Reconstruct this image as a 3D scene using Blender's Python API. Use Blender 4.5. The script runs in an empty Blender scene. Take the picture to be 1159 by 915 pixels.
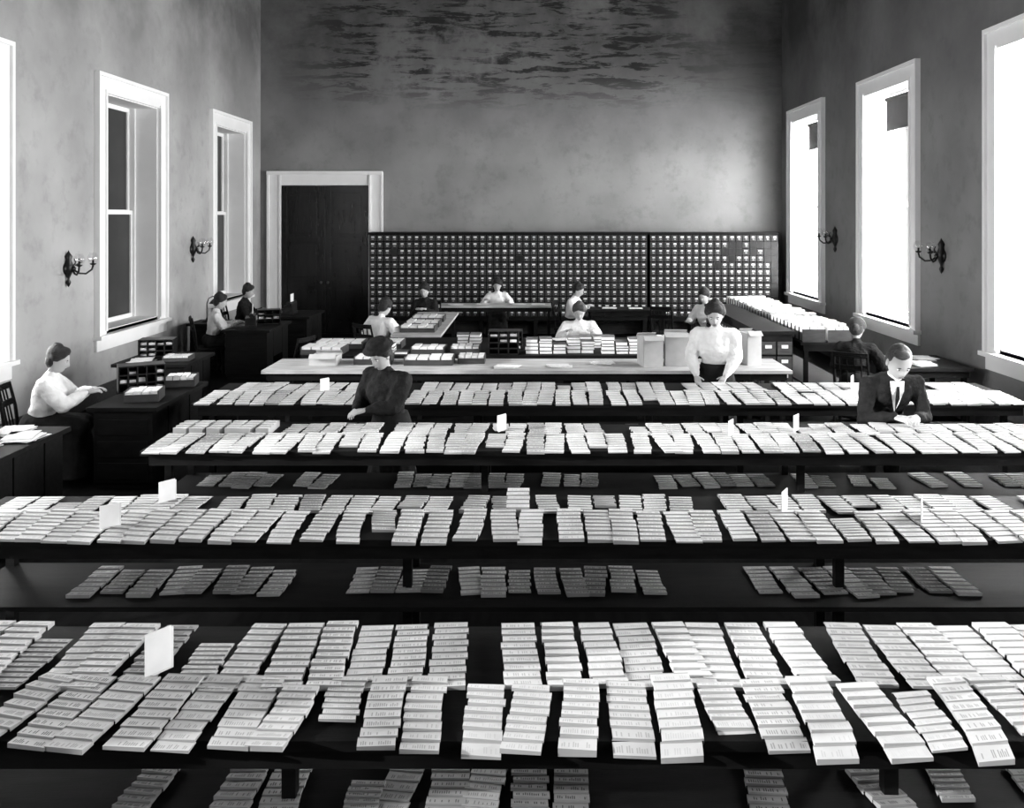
import bpy, math, random
from mathutils import Vector as V, Matrix
random.seed(11)
R = random.random
def U(a, b): return a + (b - a) * random.random()
scene = bpy.context.scene

# ------------------------------------------------------------------ materials
def mat(name, col, rough=0.7, var=0.15, scale=3.0, bump=0.0, bscale=40.0, metal=0.0, spec=0.3, stretch=(1, 1, 1)):
    m = bpy.data.materials.new(name); m.use_nodes = True
    nt = m.node_tree; b = nt.nodes['Principled BSDF']
    b.inputs['Roughness'].default_value = rough
    b.inputs['Metallic'].default_value = metal
    b.inputs['Specular IOR Level'].default_value = spec
    tc = nt.nodes.new('ShaderNodeTexCoord')
    mp = nt.nodes.new('ShaderNodeMapping'); mp.inputs['Scale'].default_value = stretch
    nt.links.new(tc.outputs['Object'], mp.inputs['Vector'])
    n = nt.nodes.new('ShaderNodeTexNoise'); n.inputs['Scale'].default_value = scale; n.inputs['Detail'].default_value = 6
    nt.links.new(mp.outputs[0], n.inputs['Vector'])
    r = nt.nodes.new('ShaderNodeValToRGB')
    lo = max(0, col * (1 - var)); hi = min(1, col * (1 + var))
    r.color_ramp.elements[0].position = 0.3; r.color_ramp.elements[1].position = 0.7
    r.color_ramp.elements[0].color = (lo, lo, lo, 1); r.color_ramp.elements[1].color = (hi, hi, hi, 1)
    nt.links.new(n.outputs['Fac'], r.inputs['Fac']); nt.links.new(r.outputs['Color'], b.inputs['Base Color'])
    if bump > 0:
        n2 = nt.nodes.new('ShaderNodeTexNoise'); n2.inputs['Scale'].default_value = bscale; n2.inputs['Detail'].default_value = 4
        nt.links.new(mp.outputs[0], n2.inputs['Vector'])
        bp = nt.nodes.new('ShaderNodeBump'); bp.inputs['Strength'].default_value = bump; bp.inputs['Distance'].default_value = 0.02
        nt.links.new(n2.outputs['Fac'], bp.inputs['Height']); nt.links.new(bp.outputs['Normal'], b.inputs['Normal'])
    return m

def wall_mat(name, base, flakes):
    """old distempered plaster: blotchy, stained and flaking high up; dimness of the upper wall painted into its colour"""
    m = mat(name, base, 0.9, 0.2, 0.8, 0.15, 12, spec=.15); nt = m.node_tree; b = nt.nodes['Principled BSDF']
    N = nt.nodes.new; L = nt.links.new
    src = b.inputs['Base Color'].links[0].from_socket
    tc = N('ShaderNodeTexCoord'); sep = N('ShaderNodeSeparateXYZ'); L(tc.outputs['Object'], sep.inputs[0])
    def mr(x, a, bb, c, d):
        n = N('ShaderNodeMapRange'); n.clamp = True
        for i, vv in enumerate((a, bb, c, d)): n.inputs[1 + i].default_value = vv
        L(x, n.inputs[0]); return n.outputs[0]
    def mul(a, c):
        n = N('ShaderNodeMath'); n.operation = 'MULTIPLY'
        for i, x in enumerate((a, c)):
            if isinstance(x, (int, float)): n.inputs[i].default_value = x
            else: L(x, n.inputs[i])
        return n.outputs[0]
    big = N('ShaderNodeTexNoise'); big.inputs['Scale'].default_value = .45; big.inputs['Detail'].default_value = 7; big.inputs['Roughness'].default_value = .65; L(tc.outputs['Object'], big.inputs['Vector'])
    top_shade = mul(mr(sep.outputs[2], 3.7, 6.2, 0, 1), mr(big.outputs['Fac'], .36, .58, .5, 1))  # blotchy shade above the window heads, painted into the wall colour
    fac = mul(top_shade, .88)
    fine = N('ShaderNodeTexNoise'); fine.inputs['Scale'].default_value = 3.5; fine.inputs['Detail'].default_value = 9; fine.inputs['Roughness'].default_value = .65; L(tc.outputs['Object'], fine.inputs['Vector'])
    sp = mul(mr(fine.outputs['Fac'], .52, .72, 0, 1), .4)
    def mixdark(col, f, dark):
        n = N('ShaderNodeMix'); n.data_type = 'RGBA'; L(f, n.inputs[0]); L(col, n.inputs[6]); n.inputs[7].default_value = (dark, dark, dark, 1); return n.outputs[2]
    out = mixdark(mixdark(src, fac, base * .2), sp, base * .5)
    if flakes:
        mp = N('ShaderNodeMapping'); mp.inputs['Rotation'].default_value = (0, math.radians(24), 0); mp.inputs['Scale'].default_value = (.9, 1, 5.5); L(tc.outputs['Object'], mp.inputs['Vector'])
        s = N('ShaderNodeTexNoise'); s.inputs['Scale'].default_value = 1.2; s.inputs['Detail'].default_value = 6; s.inputs['Roughness'].default_value = .72; s.inputs['Distortion'].default_value = .4; L(mp.outputs[0], s.inputs['Vector'])
        reg = mul(mul(mr(sep.outputs[2], 4.7, 5.6, 0, 1), mr(big.outputs['Fac'], .42, .5, .0, 1)), mul(mr(sep.outputs[0], -5.2, -3.4, 0, 1), mr(sep.outputs[0], 2.5, 4.0, 1, .2)))
        out = mixdark(out, mul(mul(mr(s.outputs['Fac'], .5, .545, 0, 1), reg), .9), base * .07)
    L(out, b.inputs['Base Color'])
    return m
M_walll = wall_mat('plaster_wall_left', 0.38, False)  # lighter tone stands in for the stronger light on the left wall
M_wall = wall_mat('plaster_wall', 0.22, False)  # same plaster toned darker, the right wall being backlit
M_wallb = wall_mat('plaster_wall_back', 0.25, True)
M_ceil = mat('plaster_ceiling', 0.08, 0.9, 0.05)
M_white = mat('white_paint', 0.86, 0.5, 0.03)
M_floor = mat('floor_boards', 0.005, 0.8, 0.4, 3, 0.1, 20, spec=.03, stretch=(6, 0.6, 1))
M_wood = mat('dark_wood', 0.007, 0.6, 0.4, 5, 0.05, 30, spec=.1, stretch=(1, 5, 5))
M_woodm = mat('oak_wood', 0.045, 0.45, 0.35, 5, 0.05, 30, stretch=(1, 5, 5))
M_board = mat('pale_board', 0.42, 0.6, 0.35, 2.5, 0.05, 30, stretch=(1, 6, 1))
M_door = mat('door_wood', 0.010, 0.25, 0.35, 3, stretch=(4, 4, .6))
M_black = mat('black_iron', 0.012, 0.35, 0.3, 8)
M_brass = mat('old_brass', 0.12, 0.35, 0.3, 12, metal=0.8)
M_label = mat('label_card', 0.7, 0.7, 0.3, 9)
M_box = mat('cardboard', 0.42, 0.8, 0.12, 6)
M_boxd = mat('cardboard_inside', 0.3, 0.8, 0.12, 6)
M_book = mat('book_cloth', 0.16, 0.7, 0.5, 9)
M_page = mat('page_edges', 0.75, 0.8, 0.12, 30, stretch=(1, 1, 6))
M_blouse = mat('white_blouse', 0.76, 0.85, 0.06, 10, 0.5, 28)
M_dark = mat('dark_wool', 0.014, 0.85, 0.3, 20, 0.5, 40, spec=.15)
M_skirt = mat('dark_skirt', 0.013, 0.85, 0.3, 10, 0.3, 30, spec=.15)
M_skin = mat('skin', 0.40, 0.55, 0.06, 12)
M_hair = mat('dark_hair', 0.018, 0.5, 0.5, 30, 0.6, 60, stretch=(1, 1, 5))
M_hairl = mat('fair_hair', 0.05, 0.5, 0.4, 30, 0.6, 60, stretch=(1, 1, 5))
M_lip = mat('lips', 0.16, 0.5, 0.1)
M_shade = mat('window_shade', 0.05, 0.8, 0.15)
M_dpane = mat('drawn_blind', 0.03, 0.35, 0.35, 1.5)
M_leather = mat('shoe_leather', 0.015, 0.35)

def glass_mat(name, gl):
    m = bpy.data.materials.new(name); m.use_nodes = True; nt = m.node_tree
    for n in list(nt.nodes): nt.nodes.remove(n)
    o = nt.nodes.new('ShaderNodeOutputMaterial'); mx = nt.nodes.new('ShaderNodeMixShader')
    t = nt.nodes.new('ShaderNodeBsdfTransparent'); g = nt.nodes.new('ShaderNodeBsdfGlossy')
    g.inputs['Roughness'].default_value = 0.05; mx.inputs[0].default_value = gl
    nt.links.new(t.outputs[0], mx.inputs[1]); nt.links.new(g.outputs[0], mx.inputs[2]); nt.links.new(mx.outputs[0], o.inputs[0])
    return m
M_glass = glass_mat('window_glass', 0.08)
M_globe = glass_mat('gas_globe_glass', 0.12)

def paper_mat():
    m = bpy.data.materials.new('printed_cards'); m.use_nodes = True; nt = m.node_tree
    b = nt.nodes['Principled BSDF']; b.inputs['Roughness'].default_value = 0.8
    b.inputs['Specular IOR Level'].default_value = 0.15
    N = nt.nodes.new; L = nt.links.new
    def math_(op, a, bb=None):
        n = N('ShaderNodeMath'); n.operation = op
        for i, x in enumerate((a, bb)):
            if x is None: continue
            if isinstance(x, (int, float)): n.inputs[i].default_value = x
            else: L(x, n.inputs[i])
        return n.outputs[0]
    uv = N('ShaderNodeUVMap'); sp = N('ShaderNodeSeparateXYZ'); L(uv.outputs[0], sp.inputs[0])
    u, v = sp.outputs[0], sp.outputs[1]
    fu = math_('FRACT', u); fv = math_('FRACT', v)
    cu = math_('FLOOR', math_('MULTIPLY', u, 17)); cv = math_('FLOOR', v)
    cb = N('ShaderNodeCombineXYZ'); L(cu, cb.inputs[0]); L(cv, cb.inputs[1])
    wn = N('ShaderNodeTexWhiteNoise'); wn.noise_dimensions = '2D'; L(cb.outputs[0], wn.inputs['Vector'])
    tick = math_('GREATER_THAN', wn.outputs['Value'], 0.35)
    top = math_('ADD', 0.35, math_('MULTIPLY', wn.outputs['Value'], 0.3))
    band = math_('MULTIPLY', math_('GREATER_THAN', fv, 0.16), math_('LESS_THAN', fv, top))
    fine = math_('GREATER_THAN', math_('FRACT', math_('MULTIPLY', u, 17)), 0.45)
    mu = math_('MULTIPLY', math_('GREATER_THAN', fu, 0.08), math_('LESS_THAN', fu, 0.92))
    ink = math_('MULTIPLY', math_('MULTIPLY', tick, band), math_('MULTIPLY', fine, mu))
    w1 = N('ShaderNodeTexWhiteNoise'); w1.noise_dimensions = '1D'; L(math_('FLOOR', u), w1.inputs['W'])
    at = N('ShaderNodeAttribute'); at.attribute_name = 'tone'
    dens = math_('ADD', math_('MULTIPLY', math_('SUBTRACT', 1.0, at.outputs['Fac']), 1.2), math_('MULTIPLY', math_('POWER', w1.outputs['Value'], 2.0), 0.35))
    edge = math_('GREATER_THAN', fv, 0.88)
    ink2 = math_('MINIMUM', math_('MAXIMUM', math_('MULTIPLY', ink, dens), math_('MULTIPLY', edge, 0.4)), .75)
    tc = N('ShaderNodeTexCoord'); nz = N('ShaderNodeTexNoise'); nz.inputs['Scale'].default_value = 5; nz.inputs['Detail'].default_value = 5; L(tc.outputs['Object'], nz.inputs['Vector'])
    mottle = math_('ADD', .70, math_('MULTIPLY', nz.outputs['Fac'], .55))  # soft random tone variation across the paper
    val = math_('MULTIPLY', math_('MULTIPLY', math_('SUBTRACT', 1.0, ink2), mottle), math_('MULTIPLY', at.outputs['Fac'], 0.80))
    c = N('ShaderNodeCombineXYZ'); L(val, c.inputs[0]); L(val, c.inputs[1]); L(val, c.inputs[2])
    L(c.outputs[0], b.inputs['Base Color'])
    return m
M_paper = paper_mat()

# ------------------------------------------------------------------ mesh builder
class MB:
    def __init__(s): s.v = []; s.f = []; s.m = []; s.uv = []; s.t = []
    def poly(s, pts, mat=0, uv=None, tone=1.0):
        b = len(s.v); s.v += [tuple(p) for p in pts]
        s.f.append(tuple(range(b, b + len(pts)))); s.m.append(mat); s.uv.append(uv); s.t.append(tone)
    def box(s, c, d, mat=0, rz=0.0, rx=0.0, tone=1.0):
        cx, cy, cz = c; hx, hy, hz = d[0] / 2, d[1] / 2, d[2] / 2
        M = Matrix.Rotation(rz, 3, 'Z') @ Matrix.Rotation(rx, 3, 'X'); b = len(s.v)
        for z in (-hz, hz):
            for x, y in ((-hx, -hy), (hx, -hy), (hx, hy), (-hx, hy)):
                p = M @ V((x, y, z)); s.v.append((p.x + cx, p.y + cy, p.z + cz))
        for q in ((3, 2, 1, 0), (4, 5, 6, 7), (0, 1, 5, 4), (1, 2, 6, 5), (2, 3, 7, 6), (3, 0, 4, 7)):
            s.f.append(tuple(b + i for i in q)); s.m.append(mat); s.uv.append(None); s.t.append(tone)
    def bx(s, x0, x1, y0, y1, z0, z1, mat=0):
        s.box(((x0 + x1) / 2, (y0 + y1) / 2, (z0 + z1) / 2), (abs(x1 - x0), abs(y1 - y0), abs(z1 - z0)), mat)
    def loft(s, rings, mat=0, cap=True):
        n = len(rings[0]); b = len(s.v)
        for r in rings: s.v += [tuple(p) for p in r]
        for i in range(len(rings) - 1):
            for j in range(n):
                k = (j + 1) % n
                s.f.append((b + i * n + j, b + i * n + k, b + (i + 1) * n + k, b + (i + 1) * n + j)); s.m.append(mat); s.uv.append(None); s.t.append(1.0)
        if cap:
            s.f.append(tuple(b + j for j in reversed(range(n)))); s.m.append(mat); s.uv.append(None); s.t.append(1.0)
            s.f.append(tuple(b + (len(rings) - 1) * n + j for j in range(n))); s.m.append(mat); s.uv.append(None); s.t.append(1.0)
    def tube(s, pts, rad, mat=0, n=10):
        pts = [V(p) for p in pts]
        if isinstance(rad, (int, float)): rad = [rad] * len(pts)
        rings = []; ref = None
        for i, p in enumerate(pts):
            d = (pts[min(i + 1, len(pts) - 1)] - pts[max(i - 1, 0)]).normalized()
            if ref is None: ref = V((0, 0, 1)) if abs(d.z) < 0.9 else V((1, 0, 0))
            a = (ref - d * ref.dot(d)).normalized(); ref = a; c = d.cross(a)
            rings.append([p + (a * math.cos(t) + c * math.sin(t)) * rad[i] for t in [2 * math.pi * j / n for j in range(n)]])
        s.loft(rings, mat)
    def ell(s, c, r, mat=0, n=14, m=9, M=None):
        c = V(c); rings = []
        for i in range(m):
            la = -math.pi / 2 + math.pi * (i + 0.25) / (m - 0.5)
            ring = []
            for j in range(n):
                t = 2 * math.pi * j / n
                p = V((r[0] * math.cos(la) * math.cos(t), r[1] * math.cos(la) * math.sin(t), r[2] * math.sin(la)))
                if M is not None: p = M @ p
                ring.append(c + p)
            rings.append(ring)
        s.loft(rings, mat)
    def caps(s, a, b, ra, rb, mat=0, n=12):
        a = V(a); b = V(b)
        s.tube([a, b], [ra, rb], mat, n); s.ell(a, (ra,) * 3, mat, n, 7); s.ell(b, (rb,) * 3, mat, n, 7)
    def lathe(s, c, prof, mat=0, n=16, M=None):
        c = V(c); rings = []
        for r, z in prof:
            ring = []
            for j in range(n):
                p = V((r * math.cos(2 * math.pi * j / n), r * math.sin(2 * math.pi * j / n), z))
                if M is not None: p = M @ p
                ring.append(c + p)
            rings.append(ring)
        s.loft(rings, mat)
    def build(s, name, mats, smooth=False, parent=None, bevel=0.0, recenter=True):
        off = V((0, 0, 0))
        if recenter and parent is None:
            xs = [p[0] for p in s.v]; ys = [p[1] for p in s.v]; zs = [p[2] for p in s.v]
            off = V(((min(xs) + max(xs)) / 2, (min(ys) + max(ys)) / 2, min(zs)))
        me = bpy.data.meshes.new(name)
        me.from_pydata([(p[0] - off.x, p[1] - off.y, p[2] - off.z) for p in s.v], [], s.f)
        for m in mats: me.materials.append(m)
        me.polygons.foreach_set('material_index', s.m)
        if any(u is not None for u in s.uv):
            ul = me.uv_layers.new(name='UVMap')
            for p in me.polygons:
                u = s.uv[p.index]
                for k, li in enumerate(p.loop_indices):
                    ul.data[li].uv = u[k] if u else (0.02, 0.02)
            at = me.attributes.new('tone', 'FLOAT', 'FACE')
            at.data.foreach_set('value', s.t)
        if smooth: me.polygons.foreach_set('use_smooth', [True] * len(me.polygons))
        me.update()
        ob = bpy.data.objects.new(name, me); scene.collection.objects.link(ob)
        ob.location = off
        if parent: ob.parent = parent
        if bevel > 0:
            bm = ob.modifiers.new('bevel', 'BEVEL'); bm.width = bevel; bm.segments = 2; bm.limit_method = 'ANGLE'
        return ob

def empty(name, loc, rz=0.0, sc=1.0):
    e = bpy.data.objects.new(name, None); e.location = loc; e.rotation_euler = (0, 0, rz); e.scale = (sc,) * 3
    e.empty_display_size = 0.2
    scene.collection.objects.link(e); return e

_clouds = bpy.data.textures.new('folds', 'CLOUDS'); _clouds.noise_scale = 0.09
def fuse(mb, name, material, voxel, it, parent, disp=0.0):
    ob = mb.build(name + '_src', [material], recenter=False)
    r = ob.modifiers.new('r', 'REMESH'); r.mode = 'VOXEL'; r.voxel_size = voxel
    sm = ob.modifiers.new('s', 'SMOOTH'); sm.iterations = it; sm.factor = 0.5
    if disp:
        d = ob.modifiers.new('d', 'DISPLACE'); d.texture = _clouds; d.strength = disp; d.texture_coords = 'LOCAL'
    dg = bpy.context.evaluated_depsgraph_get(); dg.update()
    me = bpy.data.meshes.new_from_object(ob.evaluated_get(dg))
    bpy.data.objects.remove(ob)
    me.materials.clear(); me.materials.append(material)
    me.polygons.foreach_set('material_index', [0] * len(me.polygons))
    me.polygons.foreach_set('use_smooth', [True] * len(me.polygons))
    o = bpy.data.objects.new(name, me); scene.collection.objects.link(o); o.parent = parent
    return o

# ------------------------------------------------------------------ room shell
XL, XR, YB, YF, H = -5.81, 5.28, 18.8, -3.0, 7.4
TH = 0.62
def side_wall(name, x_in, sgn, centres, z0, z1, m, hw=0.85):
    mb = MB(); xo = x_in + sgn * TH; a, b = sorted((x_in, xo)); y = YF
    for c in sorted(centres):
        mb.bx(a, b, y, c - hw, 0, H); mb.bx(a, b, c - hw, c + hw, 0, z0); mb.bx(a, b, c - hw, c + hw, z1, H); y = c + hw
    mb.bx(a, b, y, YB, 0, H)
    return mb.build(name, [m])
RC = [17.1, 13.17, 9.15, 5.1, 1.0]; LC = [16.92, 12.79, 8.67, 4.6, 0.5]
RZ = (0.98, 4.40); LZ = (0.95, 4.17)
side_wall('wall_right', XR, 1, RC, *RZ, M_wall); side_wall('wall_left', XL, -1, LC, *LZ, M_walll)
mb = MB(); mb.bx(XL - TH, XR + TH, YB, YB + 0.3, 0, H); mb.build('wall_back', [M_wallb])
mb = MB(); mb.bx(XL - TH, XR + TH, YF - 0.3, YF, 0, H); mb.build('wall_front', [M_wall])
mb = MB(); mb.bx(XL - TH, XR + TH, YF - .3, YB + .3, -0.2, 0); mb.build('floor', [M_floor])
mb = MB(); mb.bx(XL - TH, XR + TH, YF - .3, YB + .3, H, H + 0.2); mb.build('ceiling', [M_ceil])
def baseboard(name, x0, x1, y0, y1):
    mb = MB(); mb.bx(x0, x1, y0, y1, 0, 0.24); mb.build(name, [M_woodm], bevel=0.008)
baseboard('baseboard_left', XL, XL + 0.03, YF, YB); baseboard('baseboard_right', XR - 0.03, XR, YF, YB)
baseboard('baseboard_back', -3.2, XR - .03, YB - 0.03, YB)

def window(idx, x_in, sgn, c, z, blind=0.0, dark=False):
    mb = MB(); hw = 0.85; z0, z1 = z; cw = 0.26; i = -sgn
    def X(d): return x_in + i * d
    def b(d0, d1, ya, yb, za, zb, m=0):
        a, bb = sorted((X(d0), X(d1))); mb.bx(a, bb, ya, yb, za, zb, m)
    for (ya, yb) in ((c - hw - cw, c - hw), (c + hw, c + hw + cw)):
        b(0, 0.04, ya, yb, z0 - 0.04, z1 + cw)
    b(0, 0.04, c - hw, c + hw, z1, z1 + cw)
    for (ya, yb) in ((c - hw - cw, c - hw - cw + .05), (c + hw + cw - .05, c + hw + cw)): b(0.04, 0.075, ya, yb, z0 - .04, z1 + cw - .05)
    for (ya, yb) in ((c - hw - .04, c - hw), (c + hw, c + hw + .04)): b(0.04, 0.06, ya, yb, z0, z1 + .04)
    b(0.04, 0.075, c - hw - cw, c + hw + cw, z1 + cw - .05, z1 + cw)
    b(0, 0.11, c - hw - cw - .03, c + hw + cw + .03, z0 - 0.09, z0 - 0.04)
    b(0, 0.035, c - hw - cw, c + hw + cw, z0 - 0.25, z0 - 0.09)
    t = 0.015
    b(0, -0.47, c - hw, c - hw + t, z0, z1); b(0, -0.47, c + hw - t, c + hw, z0, z1)
    b(0, -0.47, c - hw + t, c + hw - t, z1 - t, z1); b(0.0, -0.47, c - hw, c + hw, z0 - .04, z0 + .01)
    zm = (z0 + z1) / 2
    for (d0, d1, za, zb) in ((-0.37, -0.41, z0, zm + .03), (-0.42, -0.46, zm - .03, z1 - t)):
        b(d0, d1, c - hw + t, c - hw + .08, za, zb); b(d0, d1, c + hw - .08, c + hw - t, za, zb)
        b(d0, d1, c - hw + .08, c + hw - .08, za, za + .07); b(d0, d1, c - hw + .08, c + hw - .08, zb - .06, zb)
        b(d0 - .005, d1 + .005, c - .018, c + .018, za + .07, zb - .06)
        if dark: b(-.395 if d0 > -.4 else -.445, -.40 if d0 > -.4 else -.45, c - hw + .07, c + hw - .07, za + .06, zb - .05, 2)
        else: b(-.388 if d0 > -.4 else -.438, -.391 if d0 > -.4 else -.441, c - hw + .07, c + hw - .07, za + .06, zb - .05, 1)
    b(-0.33, -0.365, c - hw + t, c - hw + .04, z0 + .01, z1 - t); b(-0.33, -0.365, c + hw - .04, c + hw - t, z0 + .01, z1 - t)
    mb.build('window_%d' % idx, [M_white, M_glass, M_dpane], bevel=0.0)
    if blind > 0:
        r = MB(); xx = X(-0.3)
        r.tube([(xx, c - hw + .05, z1 - .06), (xx, c + hw - .05, z1 - .06)], 0.03, 0, 12)
        r.bx(xx - .003, xx + .003, c - hw + .06, c + hw - .06, z1 - blind, z1 - .05, 0)
        r.tube([(xx, c - hw + .06, z1 - blind), (xx, c + hw - .06, z1 - blind)], 0.012, 0, 8)
        r.build('roller_shade', [M_shade])
for k, c in enumerate(RC): window(k + 1, XR, 1, c, RZ, blind=(0.55 if k < 2 else 0.3))
for k, c in enumerate(LC): window(k + 6, XL, -1, c, LZ, dark=(k < 2))

def area(name, loc, rot, sx, sy, e):
    l = bpy.data.lights.new(name, 'AREA'); l.shape = 'RECTANGLE'; l.size = sx; l.size_y = sy; l.energy = e; l.color = (1, 1, 1)
    o = bpy.data.objects.new(name, l); o.location = loc; o.rotation_euler = rot; scene.collection.objects.link(o)
ER = [600, 880, 800, 600, 320]; EL = [0, 0, 340, 380, 220]
for k, c in enumerate(RC):
    area('daylight_right', (XR + .53, c, (RZ[0] + RZ[1]) / 2), (0, math.radians(90), 0), RZ[1] - RZ[0] - .05, 1.65, ER[k])
for k, c in enumerate(LC):
    if EL[k]: area('daylight_left', (XL - .53, c, (LZ[0] + LZ[1]) / 2), (0, math.radians(-90), 0), LZ[1] - LZ[0] - .05, 1.65, EL[k])
sl = bpy.data.lights.new('low_sun', 'SUN'); sl.energy = 6.0; sl.angle = math.radians(.6)
so = bpy.data.objects.new('low_sun', sl); so.rotation_euler = V((7.2, 2.4, -2.2)).to_track_quat('-Z', 'Y').to_euler(); so.location = (-12, -2, 6); scene.collection.objects.link(so)

# door on back wall
mb = MB(); dx0, dx1, dz = -5.36, -3.5, 3.16; y = YB
for a, b in ((dx0 - .3, dx0), (dx1, dx1 + .3)):
    mb.bx(a, b, y - .05, y, 0, dz + .28); mb.bx(a, a + .05, y - .085, y - .05, 0, dz + .22); mb.bx(b - .05, b, y - .07, y - .05, 0, dz + .22)
mb.bx(dx0, dx1, y - .05, y, dz, dz + .28); mb.bx(dx0 - .3, dx1 + .3, y - .1, y - .05, dz + .22, dz + .3)
mb.build('trim_1', [M_white], bevel=0.006)
mb = MB(); cx = (dx0 + dx1) / 2
for s in (0, 1):
    a = dx0 + .01 if s == 0 else cx + .006; b = cx - .006 if s == 0 else dx1 - .01
    mb.bx(a, b, y - .03, y - .002, 0.01, dz - .01)
    st = .12
    for (xa, xb) in ((a, a + st), (b - st, b)): mb.bx(xa, xb, y - .05, y - .03, .01, dz - .01)
    for (za, zb) in ((.01, .25), (1.0, 1.15), (1.95, 2.07), (dz - .16, dz - .01)): mb.bx(a + st, b - st, y - .05, y - .03, za, zb)
    for (za, zb) in ((.25, 1.0), (1.15, 1.95), (2.07, dz - .16)):
        mb.bx(a + st + .05, b - st - .05, y - .045, y - .03, za + .06, zb - .06)
mb.ell((cx - .07, y - .09, 1.1), (.03, .035, .03), 1); mb.ell((cx + .07, y - .09, 1.1), (.03, .035, .03), 1)
mb.build('door_1', [M_door, M_brass], bevel=0.006)

# ------------------------------------------------------------------ card catalogue along the back wall
def catalogue(x0, x1, y0, y1, z0, z1, cols, rows, missing):
    mb = MB(); mb.bx(x0, x1, y0 + .02, y1, z0, z1)
    mb.bx(x0 - .02, x1 + .02, y0 - .03, y1, z1, z1 + .05); mb.bx(x0 - .01, x1 + .01, y0 - .01, y1, z0 - .07, z0)
    nl = int((x1 - x0) / 1.2) + 1
    for k in range(nl + 1):
        xx = x0 + .05 + (x1 - x0 - .1) * k / nl; mb.bx(xx - .04, xx + .04, y0 + .0, y0 + .08, 0, z0 - .07); mb.bx(xx - .04, xx + .04, y1 - .1, y1 - .02, 0, z0 - .07)
    pw = (x1 - x0) / cols; ph = (z1 - z0) / rows
    for i in range(cols):
        for j in range(rows):
            cx = x0 + (i + .5) * pw; cz = z0 + (j + .5) * ph
            if (i, j) in missing:
                mb.bx(cx - pw * .49, cx + pw * .49, y0 - .012, y0 + .02, cz - ph * .49, cz + ph * .49, 3); continue
            mb.box((cx, y0 + .008, cz), (pw * .86, .03, ph * .82), 1)
            o = U(-.004, .004)
            mb.box((cx + o, y0 - .01, cz + ph * .15), (pw * .42 * U(.8, 1.1), .008, ph * .24 * U(.8, 1.1)), 2)
            mb.box((cx, y0 - .018, cz - ph * .17), (pw * .26, .022, ph * .1), 5)
    mb.build('card_catalog_cabinet', [M_wood, M_woodc, M_label, M_black, M_brass, M_pull])
M_woodc = mat('drawer_oak', 0.035, 0.45, 0.6, 4); M_pull = mat('drawer_pull_metal', 0.4, 0.35, 0.3, 12, metal=0.7)
miss = {(k % 38, (k * 7) % 12) for k in (3, 20)}
catalogue(-3.4, 2.35, 18.25, 18.74, 0.42, 2.12, 38, 12, miss)
catalogue(2.4, 5.05, 18.25, 18.74, 0.42, 2.12, 18, 12, {(10, 9), (11, 10), (11, 9), (12, 10), (12, 9), (14, 10), (14, 9), (11, 8), (15, 10), (16, 8), (17, 7), (17, 5), (17, 3), (17, 9), (16, 10), (17, 10), (17, 8), (17, 6), (17, 4), (17, 2), (16, 9), (9, 7)})

# ------------------------------------------------------------------ tables
def table(name, x0, x1, y0, y1, h, shelf=None, topm=None, legs=None, ap=.08, inset=.09):
    mb = MB(); mb.bx(x0, x1, y0, y1, h - .035, h, 0)
    mb.bx(x0 + .05, x1 - .05, y0 + .04, y0 + .065, h - .035 - ap, h - .035, 1); mb.bx(x0 + .05, x1 - .05, y1 - .065, y1 - .04, h - .035 - ap, h - .035, 1)
    mb.bx(x0 + .05, x0 + .075, y0 + .05, y1 - .05, h - .035 - ap, h - .035, 1); mb.bx(x1 - .075, x1 - .05, y0 + .05, y1 - .05, h - .035 - ap, h - .035, 1)
    n = legs or max(1, round((x1 - x0) / 1.5))
    for k in range(n + 1):
        xx = x0 + .09 + (x1 - x0 - .18) * k / n
        for yy in (y0 + inset, y1 - .09): mb.bx(xx - .025, xx + .025, yy - .025, yy + .025, 0, h - .035, 1)
    if shelf: mb.bx(x0 + .06, x1 - .06, y0 + .06, y1 - .06, shelf - .025, shelf, 1)
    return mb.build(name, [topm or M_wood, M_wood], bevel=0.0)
T = [(-3.1, 3.5, 2.86, 3.66), (-3.2, 4.2, 4.64, 5.36), (-2.85, 4.5, 6.39, 7.22), (-3.1, 4.5, 7.99, 9.0)]
for (a, b, c, d) in T: table('sorting_table', a, b, c, d, .80, shelf=.42, inset=.3, legs=3)

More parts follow.
